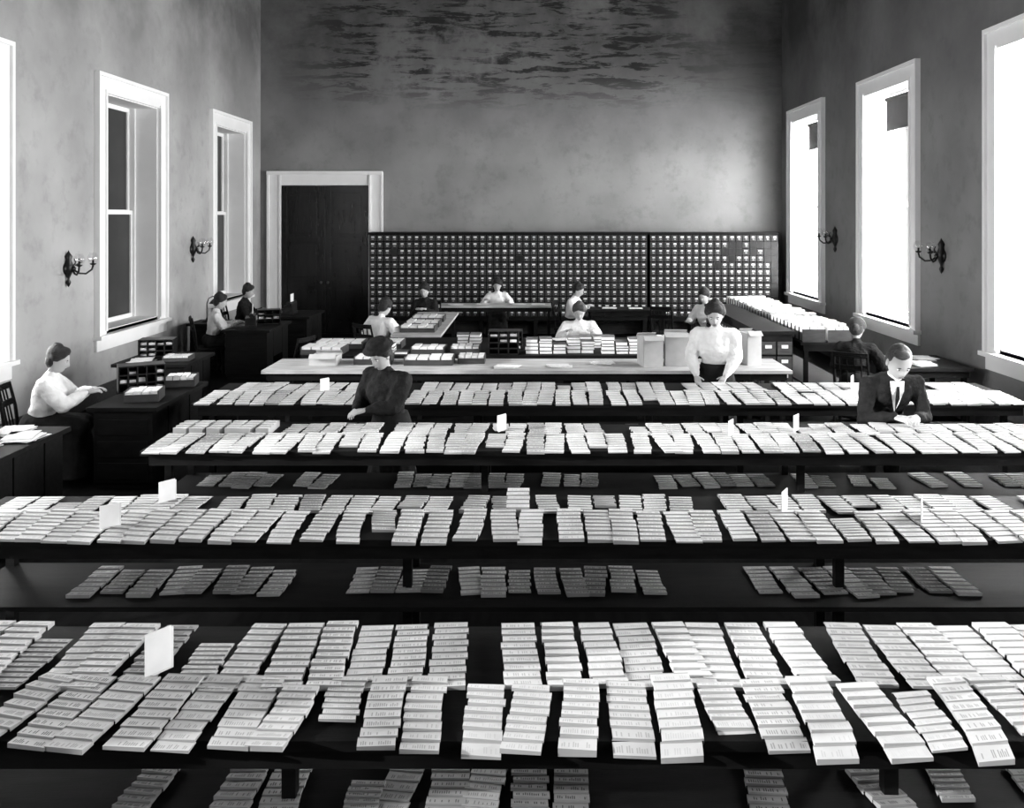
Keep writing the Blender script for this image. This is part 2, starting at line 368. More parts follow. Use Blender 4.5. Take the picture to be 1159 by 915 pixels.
# ------------------------------------------------------------------ strips of overlapping printed cards
uid = [0]
def strip(mb, x, y0, y1, z0, z1, w, n, ang, tone, th=.012, step=.006, droop=0.0, shear=0.0):
    ca, sa = math.cos(ang), math.sin(ang); L = y1 - y0; uid[0] += 1; ub = uid[0]
    def P(dx, t, z):
        dy = (t - 1) * L
        return (x + dx * ca - dy * sa + shear * (1 - t) ** 2, y1 + dx * sa + dy * ca, z)
    tw = U(-.005, .006)
    def zz(t):
        return z0 + (z1 - z0) * t - (droop * (1 - t / .3) ** 2 if t < .3 else 0)
    for j in range(n):
        ta, tb = j / n, (j + 1) / n; jx = U(-.006, .006); a = -w / 2 + jx; b = w / 2 + jx
        zf, zg = zz(ta), zz(tb)
        za = zf + th + step; zb = zg + th
        tt = tone * U(.94, 1.0)
        mb.poly([P(a, ta, za + tw), P(b, ta, za), P(b, tb, zb), P(a, tb, zb)], 0, [(ub, j), (ub + .999, j), (ub + .999, j + .999), (ub, j + .999)], tt)
        lo = zf if j == 0 else zf + th - .001
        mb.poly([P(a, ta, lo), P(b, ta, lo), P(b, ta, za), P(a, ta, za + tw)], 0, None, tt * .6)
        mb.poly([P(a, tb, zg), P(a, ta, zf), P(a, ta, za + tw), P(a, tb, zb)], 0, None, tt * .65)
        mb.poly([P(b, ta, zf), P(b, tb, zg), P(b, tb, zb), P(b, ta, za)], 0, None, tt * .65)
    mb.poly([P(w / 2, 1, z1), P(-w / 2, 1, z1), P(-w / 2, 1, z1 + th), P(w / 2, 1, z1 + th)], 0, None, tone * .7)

def card_row(mb, segs, y0, y1, z0, z1, n, w=.131, pitch=.148, th=.006, gap=.03, rot=.05, jl=.03, tone=(.85, 1.0), droop=0.0, dk=.05, flare=0.0):
    for (a, b) in segs:
        x = a + pitch / 2; ph = U(0, 6)
        while x < b:
            if R() > gap:
                tn = U(*tone) * (.7 if R() < dk else 1)
                sl = 1.0 if R() > .07 else U(.6, .8)
                ya, yb = y0 + U(0, jl), y1 - U(0, jl)
                if sl < 1:
                    if R() < .5: yb = ya + (yb - ya) * sl
                    else: ya = yb - (yb - ya) * sl
                ang = rot * math.sin(ph + x * 2.3) * .8 + U(-rot, rot) * .7 + flare * x
                t_ = (ya - y0) / (y1 - y0)
                strip(mb, x, ya, yb, z0 + (z1 - z0) * t_, z1, w * U(.92, 1.07), n, ang, tn, th * U(.4, 2.2), droop=droop * U(.3, 1.3), shear=U(-.03, .03))
            x += pitch * U(.95, 1.08)
def divider(mb, x, y, z, w=.1, h=.12, a=0.0):
    mb.box((x, y, z + h / 2), (w, .004, h), 0, rz=a, tone=1.0)
    mb.box((x + .004, y + .012, z + h / 2 - .01), (w, .004, h), 0, rz=a + .05, tone=.85)

z = .801
mb = MB()
card_row(mb, [(-3.0, -1.3)], 3.1, 3.62, z + .022, z + .03, 10, gap=.0, flare=.02, th=.007, tone=(.6, .85), dk=.15)  # weaker light at the left put into the card tone; print denser too
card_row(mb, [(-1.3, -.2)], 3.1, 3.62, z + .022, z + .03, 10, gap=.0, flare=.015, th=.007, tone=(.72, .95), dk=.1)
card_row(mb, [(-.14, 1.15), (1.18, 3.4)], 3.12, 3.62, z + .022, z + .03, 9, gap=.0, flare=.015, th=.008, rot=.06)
card_row(mb, [(-1.78, -.27)], 2.79, 3.2, z + .0, z + .035, 8, gap=.0, jl=.02, tone=(.62, .88), dk=.15, flare=.08)  # near left cards also darkened to stand for the weaker light
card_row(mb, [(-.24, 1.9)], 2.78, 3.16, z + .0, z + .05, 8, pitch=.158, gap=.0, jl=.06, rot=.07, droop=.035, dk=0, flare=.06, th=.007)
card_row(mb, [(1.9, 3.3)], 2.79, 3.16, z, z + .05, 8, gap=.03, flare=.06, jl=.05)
divider(mb, -1.36, 3.2, z + .05, a=.9, h=.15)
mb.build('index_card_stacks', [M_paper])
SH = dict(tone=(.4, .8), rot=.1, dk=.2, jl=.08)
mb = MB()
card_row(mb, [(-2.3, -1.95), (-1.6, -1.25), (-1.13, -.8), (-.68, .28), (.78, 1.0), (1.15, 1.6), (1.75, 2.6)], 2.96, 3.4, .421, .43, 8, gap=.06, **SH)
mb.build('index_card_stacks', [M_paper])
mb = MB()
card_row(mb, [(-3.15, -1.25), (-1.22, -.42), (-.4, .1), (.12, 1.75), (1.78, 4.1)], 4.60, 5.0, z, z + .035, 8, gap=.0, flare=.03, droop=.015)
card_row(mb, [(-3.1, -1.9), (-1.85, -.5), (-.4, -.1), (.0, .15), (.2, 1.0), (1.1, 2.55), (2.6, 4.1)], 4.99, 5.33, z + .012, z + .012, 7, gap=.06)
for (x, y, a) in ((-2.28, 4.75, .7), (-2.15, 5.18, .9), (1.42, 5.0, 1.0), (2.13, 4.85, 1.1)): divider(mb, x, y, z + .03, a=a)
strip(mb, -.09, 4.99, 5.3, z, z + .02, .13, 5, 0, 1, th=.05)
mb.build('index_card_stacks', [M_paper])
mb = MB()
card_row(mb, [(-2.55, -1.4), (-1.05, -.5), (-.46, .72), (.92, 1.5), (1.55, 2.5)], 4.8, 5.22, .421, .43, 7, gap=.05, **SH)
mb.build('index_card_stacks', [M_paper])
mb = MB()
card_row(mb, [(-2.8, -1.15), (-1.1, .68), (.73, 2.55), (2.6, 4.4)], 6.35, 6.78, z, z + .03, 8, gap=.0, jl=.02, flare=.02, droop=.012)
card_row(mb, [(-1.95, -1.2), (-1.1, .6), (.75, 2.5), (2.55, 4.4)], 6.78, 7.18, z + .01, z + .012, 7, gap=.04)
for k in range(6): strip(mb, -2.75 + k * .13, 6.84, 7.14, z, z, .10, 4, U(-.05, .05), .95, th=.05)
for (x, y, a) in ((1.5, 6.72, 1.0), (2.05, 6.9, .9), (-.25, 6.9, .9)): divider(mb, x, y, z + .03, a=a)
mb.build('index_card_stacks', [M_paper])
mb = MB()
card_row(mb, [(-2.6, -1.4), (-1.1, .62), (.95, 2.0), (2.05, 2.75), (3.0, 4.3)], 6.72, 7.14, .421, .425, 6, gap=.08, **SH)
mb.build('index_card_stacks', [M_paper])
mb = MB()
card_row(mb, [(-3.05, -1.2), (-1.15, .6), (.68, 2.3), (2.35, 4.45)], 7.97, 8.47, z, z + .025, 8, gap=.0, jl=.02, flare=.012, droop=.01)
card_row(mb, [(-2.9, -1.6), (-1.1, .6), (.72, 2.25), (2.4, 4.4)], 8.47, 8.94, z + .01, z + .012, 7, gap=.04)
for (x, y, a) in ((-2.0, 8.45, .9), (3.1, 8.6, 1.0)): divider(mb, x, y, z + .03, a=a)
mb.build('index_card_stacks', [M_paper])
mb = MB()
card_row(mb, [(-2.2, -1.2), (-.9, .5), (.9, 2.2), (2.6, 4.2)], 8.4, 8.85, .421, .425, 5, gap=.1, **SH)
mb.build('index_card_stacks', [M_paper])

# mid tables
table('work_table', -3.0, 2.85, 9.72, 10.55, .80, topm=M_board)
table('work_table', -2.85, 2.75, 10.8, 12.4, .80)
table('work_table', -2.05, -1.33, 12.65, 15.7, .80, topm=M_board)
table('reading_table', -2.05, .38, 16.75, 17.3, .80, topm=M_board)
table('reading_table', .98, 2.45, 16.0, 16.55, .80)
table('side_table', 4.25, 5.1, 10.2, 11.2, .74)

# ------------------------------------------------------------------ props
def book_pile(x, y, z, cols, layers, w=.16, d=.22):
    mb = MB()
    for i in range(cols):
        zz = z; L = layers + random.choice((-1, 0, 0, 1))
        for k in range(max(1, L)):
            t = U(.028, .05); bw = w * U(.85, 1.0); a = U(-.06, .06); cx = x + i * (w + .01)
            mb.box((cx, y, zz + t / 2), (bw, d, t * .72), 1, rz=a)
            mb.box((cx, y, zz + .003), (bw + .008, d + .008, .005), 0, rz=a); mb.box((cx, y, zz + t - .003), (bw + .008, d + .008, .005), 0, rz=a)
            zz += t
    mb.build('book_pile', [M_book, M_page])
book_pile(-.02, 11.0, z, 3, 4); book_pile(.5, 11.05, z, 2, 5); book_pile(.92, 11.0, z, 4, 5); book_pile(.5, 11.5, z, 3, 4)
book_pile(-1.8, 10.98, z, 2, 2); book_pile(-.95, 11.9, z, 2, 3); book_pile(1.8, 11.3, z, 4, 3)

def open_box(x, y, z, w, d, h, a=0.0):
    mb = MB(); t = .008; M = Matrix.Rotation(a, 3, 'Z')
    def b(cx, cy, cz, sx, sy, sz, m=0):
        p = M @ V((cx, cy, 0)); mb.box((x + p.x, y + p.y, z + cz), (sx, sy, sz), m, rz=a)
    b(0, 0, t / 2, w, d, t); b(-w / 2, 0, h / 2, t, d, h); b(w / 2, 0, h / 2, t, d, h); b(0, -d / 2, h / 2, w, t, h); b(0, d / 2, h / 2, w, t, h)
    b(0, 0, h * .7, w - .03, d - .03, .02, 1)
    for s in (-1, 1):
        p = M @ V((0, s * (d / 2 + .03), 0)); mb.box((x + p.x, y + p.y, z + h + .005), (w, .08, .006), 0, rz=a, rx=-s * .6)
    mb.build('cardboard_box', [M_box, M_boxd])
open_box(1.33, 10.1, z, .22, .3, .32, .12); open_box(1.64, 10.15, z, .26, .3, .35, -.1); open_box(2.5, 10.2, z, .16, .25, .36, .15)
open_box(-2.4, 10.2, z, .3, .3, .1)

def rack(x, y, z, w, d, h, cols, rows, a=0.0, name='pigeonhole_rack'):
    mb = MB(); M = Matrix.Rotation(a, 3, 'Z')
    def b(cx, cy, cz, sx, sy, sz, m=0, tone=1):
        p = M @ V((cx, cy, 0)); mb.box((x + p.x, y + p.y, z + cz), (sx, sy, sz), m, rz=a, tone=tone)
    t = .012
    b(0, d / 2, h / 2, w, t, h)
    for i in range(cols + 1): b(-w / 2 + w * i / cols, 0, h / 2, t, d, h)
    for j in range(rows + 1): b(0, 0, h * j / rows + t / 2, w + t, d, t)
    for i in range(cols):
        for j in range(rows):
            if R() < .6:
                hh = h / rows * U(.15, .5); b(-w / 2 + w * (i + .5) / cols, U(-.01, .02), h * j / rows + hh / 2 + t, w / cols * .7, d * .8, hh, 1)
    mb.build(name, [M_black, M_page])
rack(-.37, 10.95, z, .36, .22, .28, 3, 4)
rack(-.35, 11.4, z, .4, .25, .22, 3, 3)
def paper_tray(x, y, z, w, d, a=0.0, h=.09, n=4):
    mb = MB(); M = Matrix.Rotation(a, 3, 'Z')
    def b(cx, cy, cz, sx, sy, sz, m=0):
        p = M @ V((cx, cy, 0)); mb.box((x + p.x, y + p.y, z + cz), (sx, sy, sz), m, rz=a)
    b(0, 0, .006, w, d, .012); b(-w / 2, 0, h / 2, .012, d, h); b(w / 2, 0, h / 2, .012, d, h); b(0, -d / 2, h * .35, w, .012, h * .7); b(0, d / 2, h / 2, w, .012, h)
    for k in range(n): b(-w / 2 + w * (k + .5) / n, 0, h * .55, w / n * .86, d * .92, h * U(.7, 1.05), 1)
    mb.build('card_tray', [M_woodm, M_page])
for (x, y, w, d) in ((-2.6, 11.0, .5, .35), (-2.5, 11.5, .6, .35), (-1.9, 11.5, .4, .35), (-1.3, 11.0, .4, .3), (-.85, 11.05, .35, .3), (1.75, 11.9, .5, .3), (-1.2, 10.2, .55, .3), (-1.85, 10.25, .4, .3), (-.72, 10.3, .3, .25),
                     (-1.7, 13.1, .5, .35), (-1.7, 13.7, .5, .35), (-1.7, 14.4, .5, .4)):
    paper_tray(x, y, z, w, d, U(-.05, .05))
mb = MB()
for (x, y) in ((-.3, 17.0), (-1.0, 17.05), (-1.5, 16.95), (.1, 17.0), (1.4, 16.3), (1.9, 16.25), (.3, 10.0), (.8, 10.2), (-.3, 9.95), (1.0, 12.1), (.4, 12.15), (2.05, 10.1)):
    for k in range(3): mb.box((x + U(-.03, .03), y + U(-.03, .03), z + .004 + k * .004), (.24, .18, .003), 0, rz=U(-.3, .3), tone=.95)
mb.build('loose_papers', [M_page])
mb = MB(); mb.lathe((-.42, 12.0, z), [(.06, 0), (.07, .01), (.17, .07), (.2, .1), (.19, .1), (.15, .07), (.03, .02)], 0, 24); mb.build('wash_bowl', [M_white], smooth=True)

mb = MB(); mb.bx(2.78, 3.18, 10.85, 14.2, .06, 1.05); mb.bx(2.75, 3.21, 10.82, 14.23, 1.05, 1.09); mb.bx(2.8, 3.16, 10.88, 14.17, 0, .06)
for i in range(20):
    for j in range(5):
        yy = 10.93 + i * .166; zz = .16 + j * .18
        mb.box((2.775, yy, zz), (.02, .145, .155), 1); mb.box((2.762, yy, zz + .02), (.006, .07, .04), 2)
for i in range(2):
    for j in range(5):
        mb.box((2.88 + i * .2, 10.845, .16 + j * .18), (.18, .02, .155), 1); mb.box((2.88 + i * .2, 10.832, .18 + j * .18), (.08, .006, .04), 2)
mb.build('card_drawer_cabinet', [M_wood, M_woodm, M_label])
table('tray_stand', 3.34, 4.02, 11.05, 15.6, .92, shelf=.4)
mb = MB()
for k in range(26):
    yy = 11.15 + k * .17
    for (xa, xb) in ((3.37, 3.66), (3.69, 3.99)):
        h = U(.16, .2); mb.bx(xa, xb, yy - .075, yy + .075, .921, .935, 0)
        mb.bx(xa, xb, yy - .078, yy - .068, .921, .921 + h * .9, 0); mb.bx(xa, xb, yy + .068, yy + .078, .921, .921 + h * .9, 0)
        for q in range(3):
            w = (xb - xa) / 3; mb.box((xa + w * (q + .5), yy, .935 + h / 2), (w * .86, .12, h), 1)
mb.build('card_tray_bank', [M_woodm, M_page])

def desk(x0, x1, y0, y1, h=.76, name='office_desk'):
    mb = MB(); mb.bx(x0 - .02, x1 + .02, y0 - .02, y1 + .02, h - .04, h)
    L = y1 - y0; pw = min(.38, L * .3)
    for (a, b) in ((y0, y0 + pw), (y1 - pw, y1)):
        mb.bx(x0 + .03, x1 - .03, a + .02, b - .02, .06, h - .04); mb.bx(x0 + .05, x1 - .05, a + .04, b - .04, 0, .06)
        for k in range(3):
            zz = .17 + k * .2; mb.box((x0 + .028, (a + b) / 2, zz), (.02, pw - .09, .17), 1); mb.ell((x0 + .01, (a + b) / 2, zz), (.015, .02, .012), 2, 8, 5)
            mb.box(((x0 + x1) / 2, a + .018, zz), (x1 - x0 - .14, .012, .15), 0)
    mb.bx(x1 - .06, x1 - .03, y0 + pw, y1 - pw, .3, h - .04)
    mb.build(name, [M_wood, M_woodm, M_brass], bevel=.004)
desk(-4.05, -3.45, 8.05, 9.3); desk(-4.95, -4.1, 10.4, 11.3); desk(-4.75, -4.05, 13.5, 14.7); desk(-4.7, -3.9, 15.3, 16.4)
desk(-4.7, -3.85, 6.3, 7.3)
rack(-3.93, 8.85, .761, .42, .22, .25, 5, 3, .5)
rack(-4.7, 11.05, .761, .4, .25, .2, 4, 3, .2)
rack(-4.3, 14.35, .761, .35, .22, .22, 3, 3, .3)
paper_tray(-3.7, 8.4, .761, .3, .28, .2, .1); paper_tray(-4.3, 10.7, .761, .3, .25, .1, .06); paper_tray(-3.63, 9.12, .761, .28, .25, .2, .1)
paper_tray(-4.5, 6.95, .761, .3, .3, .1, .22, 3)
mb = MB()
for (x, y) in ((-4.15, 6.6), (-4.0, 6.9), (-4.2, 7.12), (-4.7, 10.6)):
    for k in range(4): mb.box((x + U(-.03, .03), y + U(-.03, .03), .765 + k * .006), (.22, .28, .004), 0, rz=U(-.4, .4))
mb.build('loose_papers', [M_page])
mb = MB()
for (x, y) in ((4.6, 10.5), (4.8, 10.9), (4.45, 10.8)):
    for k in range(4): mb.box((x + U(-.03, .03), y + U(-.03, .03), .745 + k * .006), (.22, .28, .004), 0, rz=U(-.4, .4))
mb.build('loose_papers', [M_page])

def typewriter(x, y, z, a):
    e = empty('typewriter', (x, y, z), a); mb = MB()
    mb.bx(-.17, .17, -.18, .15, 0, .04); mb.bx(-.16, .16, -.02, .14, .04, .16)
    for k in range(4):
        for i in range(10):
            mb.lathe((-.13 + i * .028 + k * .006, -.15 + k * .03, .05 + k * .014), [(.009, 0), (.01, .006), (.008, .008)], 1, 8)
    mb.tube([(-.2, .08, .2), (.2, .08, .2)], .025); mb.tube([(-.23, .08, .2), (-.2, .08, .2)], .035); mb.tube([(.2, .08, .2), (.23, .08, .2)], .035)
    mb.bx(-.19, .19, .1, .13, .15, .2); mb.bx(-.1, .1, .09, .094, .2, .36, 2)
    mb.build('machine', [M_black, M_brass, M_page], parent=e)
typewriter(-4.4, 15.75, .761, -1.57)
typewriter(-4.5, 13.85, .761, -1.3)

def desk_lamp(x, y, z):
    mb = MB(); mb.lathe((x, y, z), [(.09, 0), (.09, .015), (.02, .03), (.012, .06)], 0)
    mb.tube([(x, y, z + .03), (x, y, z + .3), (x + .03, y, z + .38), (x + .1, y, z + .42), (x + .15, y, z + .38)], .008)
    mb.lathe((x + .15, y, z + .3), [(.11, 0), (.09, .03), (.04, .08), (.02, .1), (.018, .1), (.036, .078), (.086, .028), (.105, 0)], 0, 20)
    mb.build('desk_lamp', [M_black], smooth=True)
desk(-5.6, -5.1, 14.3, 14.9); desk_lamp(-5.4, 14.6, .761)

def chair(x, y, a):
    e = empty('wooden_chair', (x, y, 0), a); mb = MB()
    mb.box((0, 0, .44), (.42, .40, .035))
    for sx in (-1, 1):
        mb.tube([(sx * .18, .17, .43), (sx * .2, .2, 0)], [.02, .014]); mb.tube([(sx * .17, -.17, .44), (sx * .2, -.22, 0)], [.02, .015])
        mb.tube([(sx * .185, -.18, .44), (sx * .19, -.21, .7), (sx * .18, -.26, .93)], [.018, .016, .014])
        mb.tube([(sx * .195, .19, .2), (sx * .19, -.2, .2)], .01)
    mb.tube([(-.19, 0, .2), (.19, 0, .2)], .01)
    for t, zz in ((-.255, .9), (-.22, .75)):
        pts = [(-.19 + .38 * k / 8, t - .03 * math.sin(math.pi * k / 8), zz) for k in range(9)]
        for dz in (-.02, 0, .02): mb.tube([(p[0], p[1], p[2] + dz) for p in pts], .012)
    for k in range(4):
        xx = -.12 + .08 * k; mb.tube([(xx, -.19, .45), (xx, -.245, .74)], .008); mb.tube([(xx, -.245, .74), (xx, -.28, .9)], .008)
    mb.build('frame', [M_wood], parent=e, smooth=False)

# ------------------------------------------------------------------ wall sconces
def sconce(x, y, z, sgn):
    mb = MB(); d = -sgn
    Mx = Matrix.Rotation(math.radians(90) * d, 3, 'Y')
    mb.lathe((x, y, z), [(.08, 0), (.08, .012), (.055, .03), (.03, .045), (.025, .08), (.035, .1), (.01, .12)], 0, 18, Mx)
    mb.lathe((x + d * .03, y, z - .23), [(.0, 0), (.015, .02), (.03, .06), (.012, .1), (.03, .15), (.055, .2), (.055, .27), (.03, .34), (.045, .38), (.015, .43), (.001, .46)], 0, 14)
    for s in (-1, 1):
        pts = [(x + d * .08, y, z), (x + d * .13, y + s * .05, z - .06), (x + d * .19, y + s * .11, z - .07), (x + d * .24, y + s * .16, z - .02), (x + d * .25, y + s * .17, z + .03)]
        mb.tube(pts, .012)
        c = (x + d * .25, y + s * .17, z + .03)
        mb.lathe(c, [(.01, 0), (.035, .015), (.04, .025), (.012, .03), (.012, .07)], 0)
        mb.lathe(c, [(.03, .02), (.055, .05), (.068, .09), (.056, .13), (.04, .155), (.042, .16)], 1, 18)
        mb.tube([(x + d * .1, y + s * .02, z + .04), (x + d * .16, y + s * .08, z + .08), (x + d * .13, y + s * .05, z + .12)], .008)
    mb.build('gas_wall_sconce', [M_black, M_globe], smooth=True)
sconce(XL, 10.98, 1.85, -1); sconce(XL, 15.0, 1.94, -1); sconce(XR, 11.38, 1.99, 1); sconce(XR, 15.4, 2.1, 1)

# ------------------------------------------------------------------ people
def hand(parent, name, wrist, f, n, side, k=1.0, curl=1.0):
    f = f.normalized(); n = (n - f * n.dot(f)).normalized(); s = f.cross(n).normalized() * side
    mb = MB(); w = V(wrist)
    mb.caps(w - f * .03, w + f * .01, .024 * k, .024 * k)
    for o in (-.028, -.01, .01, .028):
        mb.caps(w + f * .012 * k + s * o * .6 * k, w + f * .085 * k + s * o * k, .015 * k, .0125 * k, 0, 8)
    for o, L in ((.03, .068), (.0105, .078), (-.010, .073), (-.029, .056)):
        p = w + f * .085 * k + s * o * k; ang = 0
        for q, (fr, c) in enumerate(((.45, .3), (.3, .5), (.25, .4))):
            ang += c * curl
            d = (f * math.cos(ang) - n * math.sin(ang) + s * o * 1.2).normalized()
            p2 = p + d * L * fr * k; mb.caps(p, p2, (.0095 - .001 * q) * k, (.0088 - .001 * q) * k, 0, 8); p = p2
    p = w + f * .025 * k + s * .026 * k; d = (f * .6 + s * .75 - n * .25).normalized()
    p2 = p + d * .038 * k; p3 = p2 + (d + f * .5).normalized() * .028 * k
    mb.caps(p, p2, .013 * k, .0105 * k, 0, 8); mb.caps(p2, p3, .0105 * k, .0085 * k, 0, 8)
    fuse(mb, name, M_skin, .0042, 2, parent)

def person(name, loc, face, hip=.92, lean=10, pitch=20, yaw=0, hl=(-.12, .4, .95), hr=(.12, .4, .95), seated=False, male=False,
           top=None, bottom=None, hair=None, style='pomp', sc=1.0, headk=1.0, side_lean=0.0, bulk=1.08):
    e = empty(name, loc, face, sc); top = top or M_blouse; bottom = bottom or M_skirt; hair = hair or M_hair
    la = math.radians(lean); up = V((math.sin(side_lean), math.sin(la), math.cos(la))).normalized(); fw = V((0, math.cos(la), -math.sin(la))); rt = V((1, 0, 0))
    P = V((0, 0, hip)); sw = (.185 if male else .16) * bulk
    def at(s, f=0, x=0): return P + up * s + fw * f + rt * x
    mb = MB(); n = 20
    prof = ([(-.06, .165, .115, 0), (.04, .16, .115, 0), (.14, .155, .11, .005), (.26, .17, .12, .01), (.37, .185, .125, .01), (.45, .18, .105, 0), (.50, .12, .075, -.005), (.535, .062, .06, 0)] if male else
            [(.0, .12, .09, 0), (.05, .12, .09, 0), (.12, .115, .09, .0), (.2, .14, .11, .02), (.3, .155, .13, .03), (.38, .16, .118, .02), (.445, .15, .09, 0), (.49, .09, .065, -.005), (.525, .05, .05, 0), (.555, .047, .047, .005)])
    rings = []
    for (s, rx, ry, off) in prof:
        bk = bulk if s < .48 else 1.0
        c = at(s, off); rings.append([c + rt * (rx * bk * math.cos(2 * math.pi * j / n)) + fw * (ry * bk * math.sin(2 * math.pi * j / n)) for j in range(n)])
    mb.loft(rings, 0)
    wr = {}
    for sd, tgt in ((-1, V(hl)), (1, V(hr))):
        sh = at(.43, 0, sd * sw); a, b = (.28, .25) if male else (.255, .235)
        dv = tgt - sh; Dd = dv.length
        if Dd > (a + b) * .985: tgt = sh + dv.normalized() * (a + b) * .985; dv = tgt - sh; Dd = dv.length
        kx = (a * a - b * b + Dd * Dd) / (2 * Dd); hh = math.sqrt(max(0, a * a - kx * kx)); dn = dv.normalized()
        pole = V((sd * .5, -.3, -.8)); pole = (pole - dn * pole.dot(dn)).normalized(); el = sh + dn * kx + pole * hh
        if male: rr = (.072, .064, .056, .042)
        else: rr = (.068 * bulk, .07 * bulk, .062 * bulk, .034)
        mid = (sh + el) / 2; fm = el + (tgt - el) * .55
        mb.caps(sh, mid, rr[0], rr[1]); mb.caps(mid, el, rr[1], rr[2]); mb.caps(el, fm, rr[2], rr[2] * .82); mb.caps(fm, tgt, rr[2] * .82, rr[3])
        mb.caps(at(.44, 0, sd * sw * .3), sh, .07, rr[0] * .98)
        wr[sd] = (tgt, (tgt - el).normalized())
    fuse(mb, 'jacket' if male else 'blouse', top, .013, 3, e, .035)
    mb = MB()
    if seated:
        kz = hip - .02
        for sd in (-1, 1):
            mb.caps((sd * .07, 0, hip), (sd * .1, .4, kz), .13, .10 if not male else .08)
            if male: mb.caps((sd * .1, .4, kz), (sd * .1, .38, .1), .075, .05)
            mb.caps((sd * .1, .38, .05), (sd * .1, .5, .035), .04, .032)
        if not male:
            mb.caps((0, .05, hip), (0, .38, kz), .12, .1)
            rings = []
            for (zz, rx, ry, yo) in ((.06, .27, .22, .36), (kz * .5, .23, .17, .36), (kz, .19, .11, .35)):
                rings.append([V((rx * math.cos(t), yo + ry * math.sin(t), zz)) for t in [2 * math.pi * j / 24 for j in range(24)]])
            mb.loft(rings)
        mb.ell((0, 0, hip + .02), (.165 * bulk, .135 * bulk, .14))
        fuse(mb, 'trousers' if male else 'skirt', bottom, .018, 4, e, .02)
    elif male:
        for sd in (-1, 1):
            mb.caps((sd * .085, 0, hip - .02), (sd * .1, .02, hip * .52), .105, .075); mb.caps((sd * .1, .02, hip * .52), (sd * .11, -.01, .1), .073, .05)
        mb.ell(P, (.165, .13, .13)); fuse(mb, 'trousers', bottom, .016, 3, e, .015)
        mb = MB()
        for sd in (-1, 1): mb.caps((sd * .11, -.02, .05), (sd * .12, .14, .035), .045, .033)
        fuse(mb, 'shoes', M_leather, .01, 2, e)
    else:
        N = 48; rings = []
        for (zz, rx, ry) in ((.03, .30, .29), (.2, .255, .245), (.45, .215, .2), (hip - .2, .19 * bulk, .165 * bulk), (hip - .05, .17 * bulk, .14 * bulk), (hip + .05, .15 * bulk, .122 * bulk), (hip + .11, .137 * bulk, .112 * bulk)):
            k = max(0, (hip - zz) / hip)
            off = up * max(0, zz - hip)
            rings.append([V((rx * (1 + .07 * k * math.cos(14 * t)) * math.cos(t), ry * (1 + .07 * k * math.cos(14 * t)) * math.sin(t) + (off.y if zz > hip else 0), zz)) for t in [2 * math.pi * j / N for j in range(N)]])
        mb.loft(rings); mb.build('skirt', [bottom], smooth=True, parent=e)
        mb = MB()
        for sd in (-1, 1): mb.caps((sd * .09, .14, .04), (sd * .1, .3, .03), .035, .028)
        fuse(mb, 'shoes', M_leather, .01, 2, e)
    pa = math.radians(lean * .35 + pitch); nb = at(.51, 0)
    neckdir = V((0, math.sin(pa * .6), math.cos(pa * .6)))
    Mh = Matrix.Rotation(math.radians(yaw), 3, 'Z') @ Matrix.Rotation(-pa, 3, 'X'); K = headk
    C = nb + neckdir * .06 + Mh @ V((0, .02, .095 * K))
    mb = MB(); rings = []
    NR, NS = 30, 44
    for i in range(NR):
        lat = -math.pi / 2 + math.pi * (i + .3) / (NR - .4); zz = .118 * math.sin(lat); r = max(0.02, math.cos(lat)) ** .75; ring = []
        lo = max(0, -zz / .118)
        for j in range(NS):
            t = 2 * math.pi * j / NS; hx = .074 * (1 - .27 * lo ** 1.4); fr = .088 + .004 * lo; bk = .098 * (1 - .45 * lo ** 1.2)
            x = hx * r * math.sin(t); y = (fr if math.cos(t) > 0 else bk) * r * math.cos(t)
            if math.cos(t) > 0:
                y += .026 * math.exp(-(x / .012) ** 2 - ((zz + .026) / (.016 if zz < -.026 else .03)) ** 2)
                y -= .010 * math.exp(-((abs(x) - .03) / .014) ** 2 - ((zz - .004) / .012) ** 2)
                y += .005 * math.exp(-(x / .035) ** 2 - ((zz - .026) / .009) ** 2)
                y += .006 * math.exp(-(x / .02) ** 2 - ((zz + .062) / .01) ** 2)
                y += .007 * math.exp(-(x / .022) ** 2 - ((zz + .098) / .014) ** 2)
            ring.append(C + Mh @ (V((x, y, zz)) * K))
        rings.append(ring)
    mb.loft(rings, 0)
    def hp(x, y, zz): return C + Mh @ (V((x, y, zz)) * K)
    for sd in (-1, 1):
        mb.ell(hp(sd * .076, -.008, -.005), (.009 * K, .018 * K, .03 * K), 0, 10, 7, Mh)
        mb.ell(hp(sd * .029, .072, .004), (.013 * K, .009 * K, .007 * K), 1, 10, 7, Mh); mb.ell(hp(sd * .029, .078, .004), (.0055 * K, .005 * K, .006 * K), 2, 8, 5, Mh)
        mb.ell(hp(sd * .03, .083, .024), (.018 * K, .005 * K, .003 * K), 2, 8, 5, Mh)
    mb.ell(hp(0, .0855, -.062), (.021 * K, .006 * K, .0055 * K), 3, 12, 5, Mh)
    mb.tube([nb - neckdir * .02, nb + neckdir * .08, hp(0, -.02, -.03)], [.052 if male else .044, .048 if male else .041, .05], 0, 16)
    mb.build('head', [M_skin, M_label, M_hair, M_lip], smooth=True, parent=e)
    mb = MB()
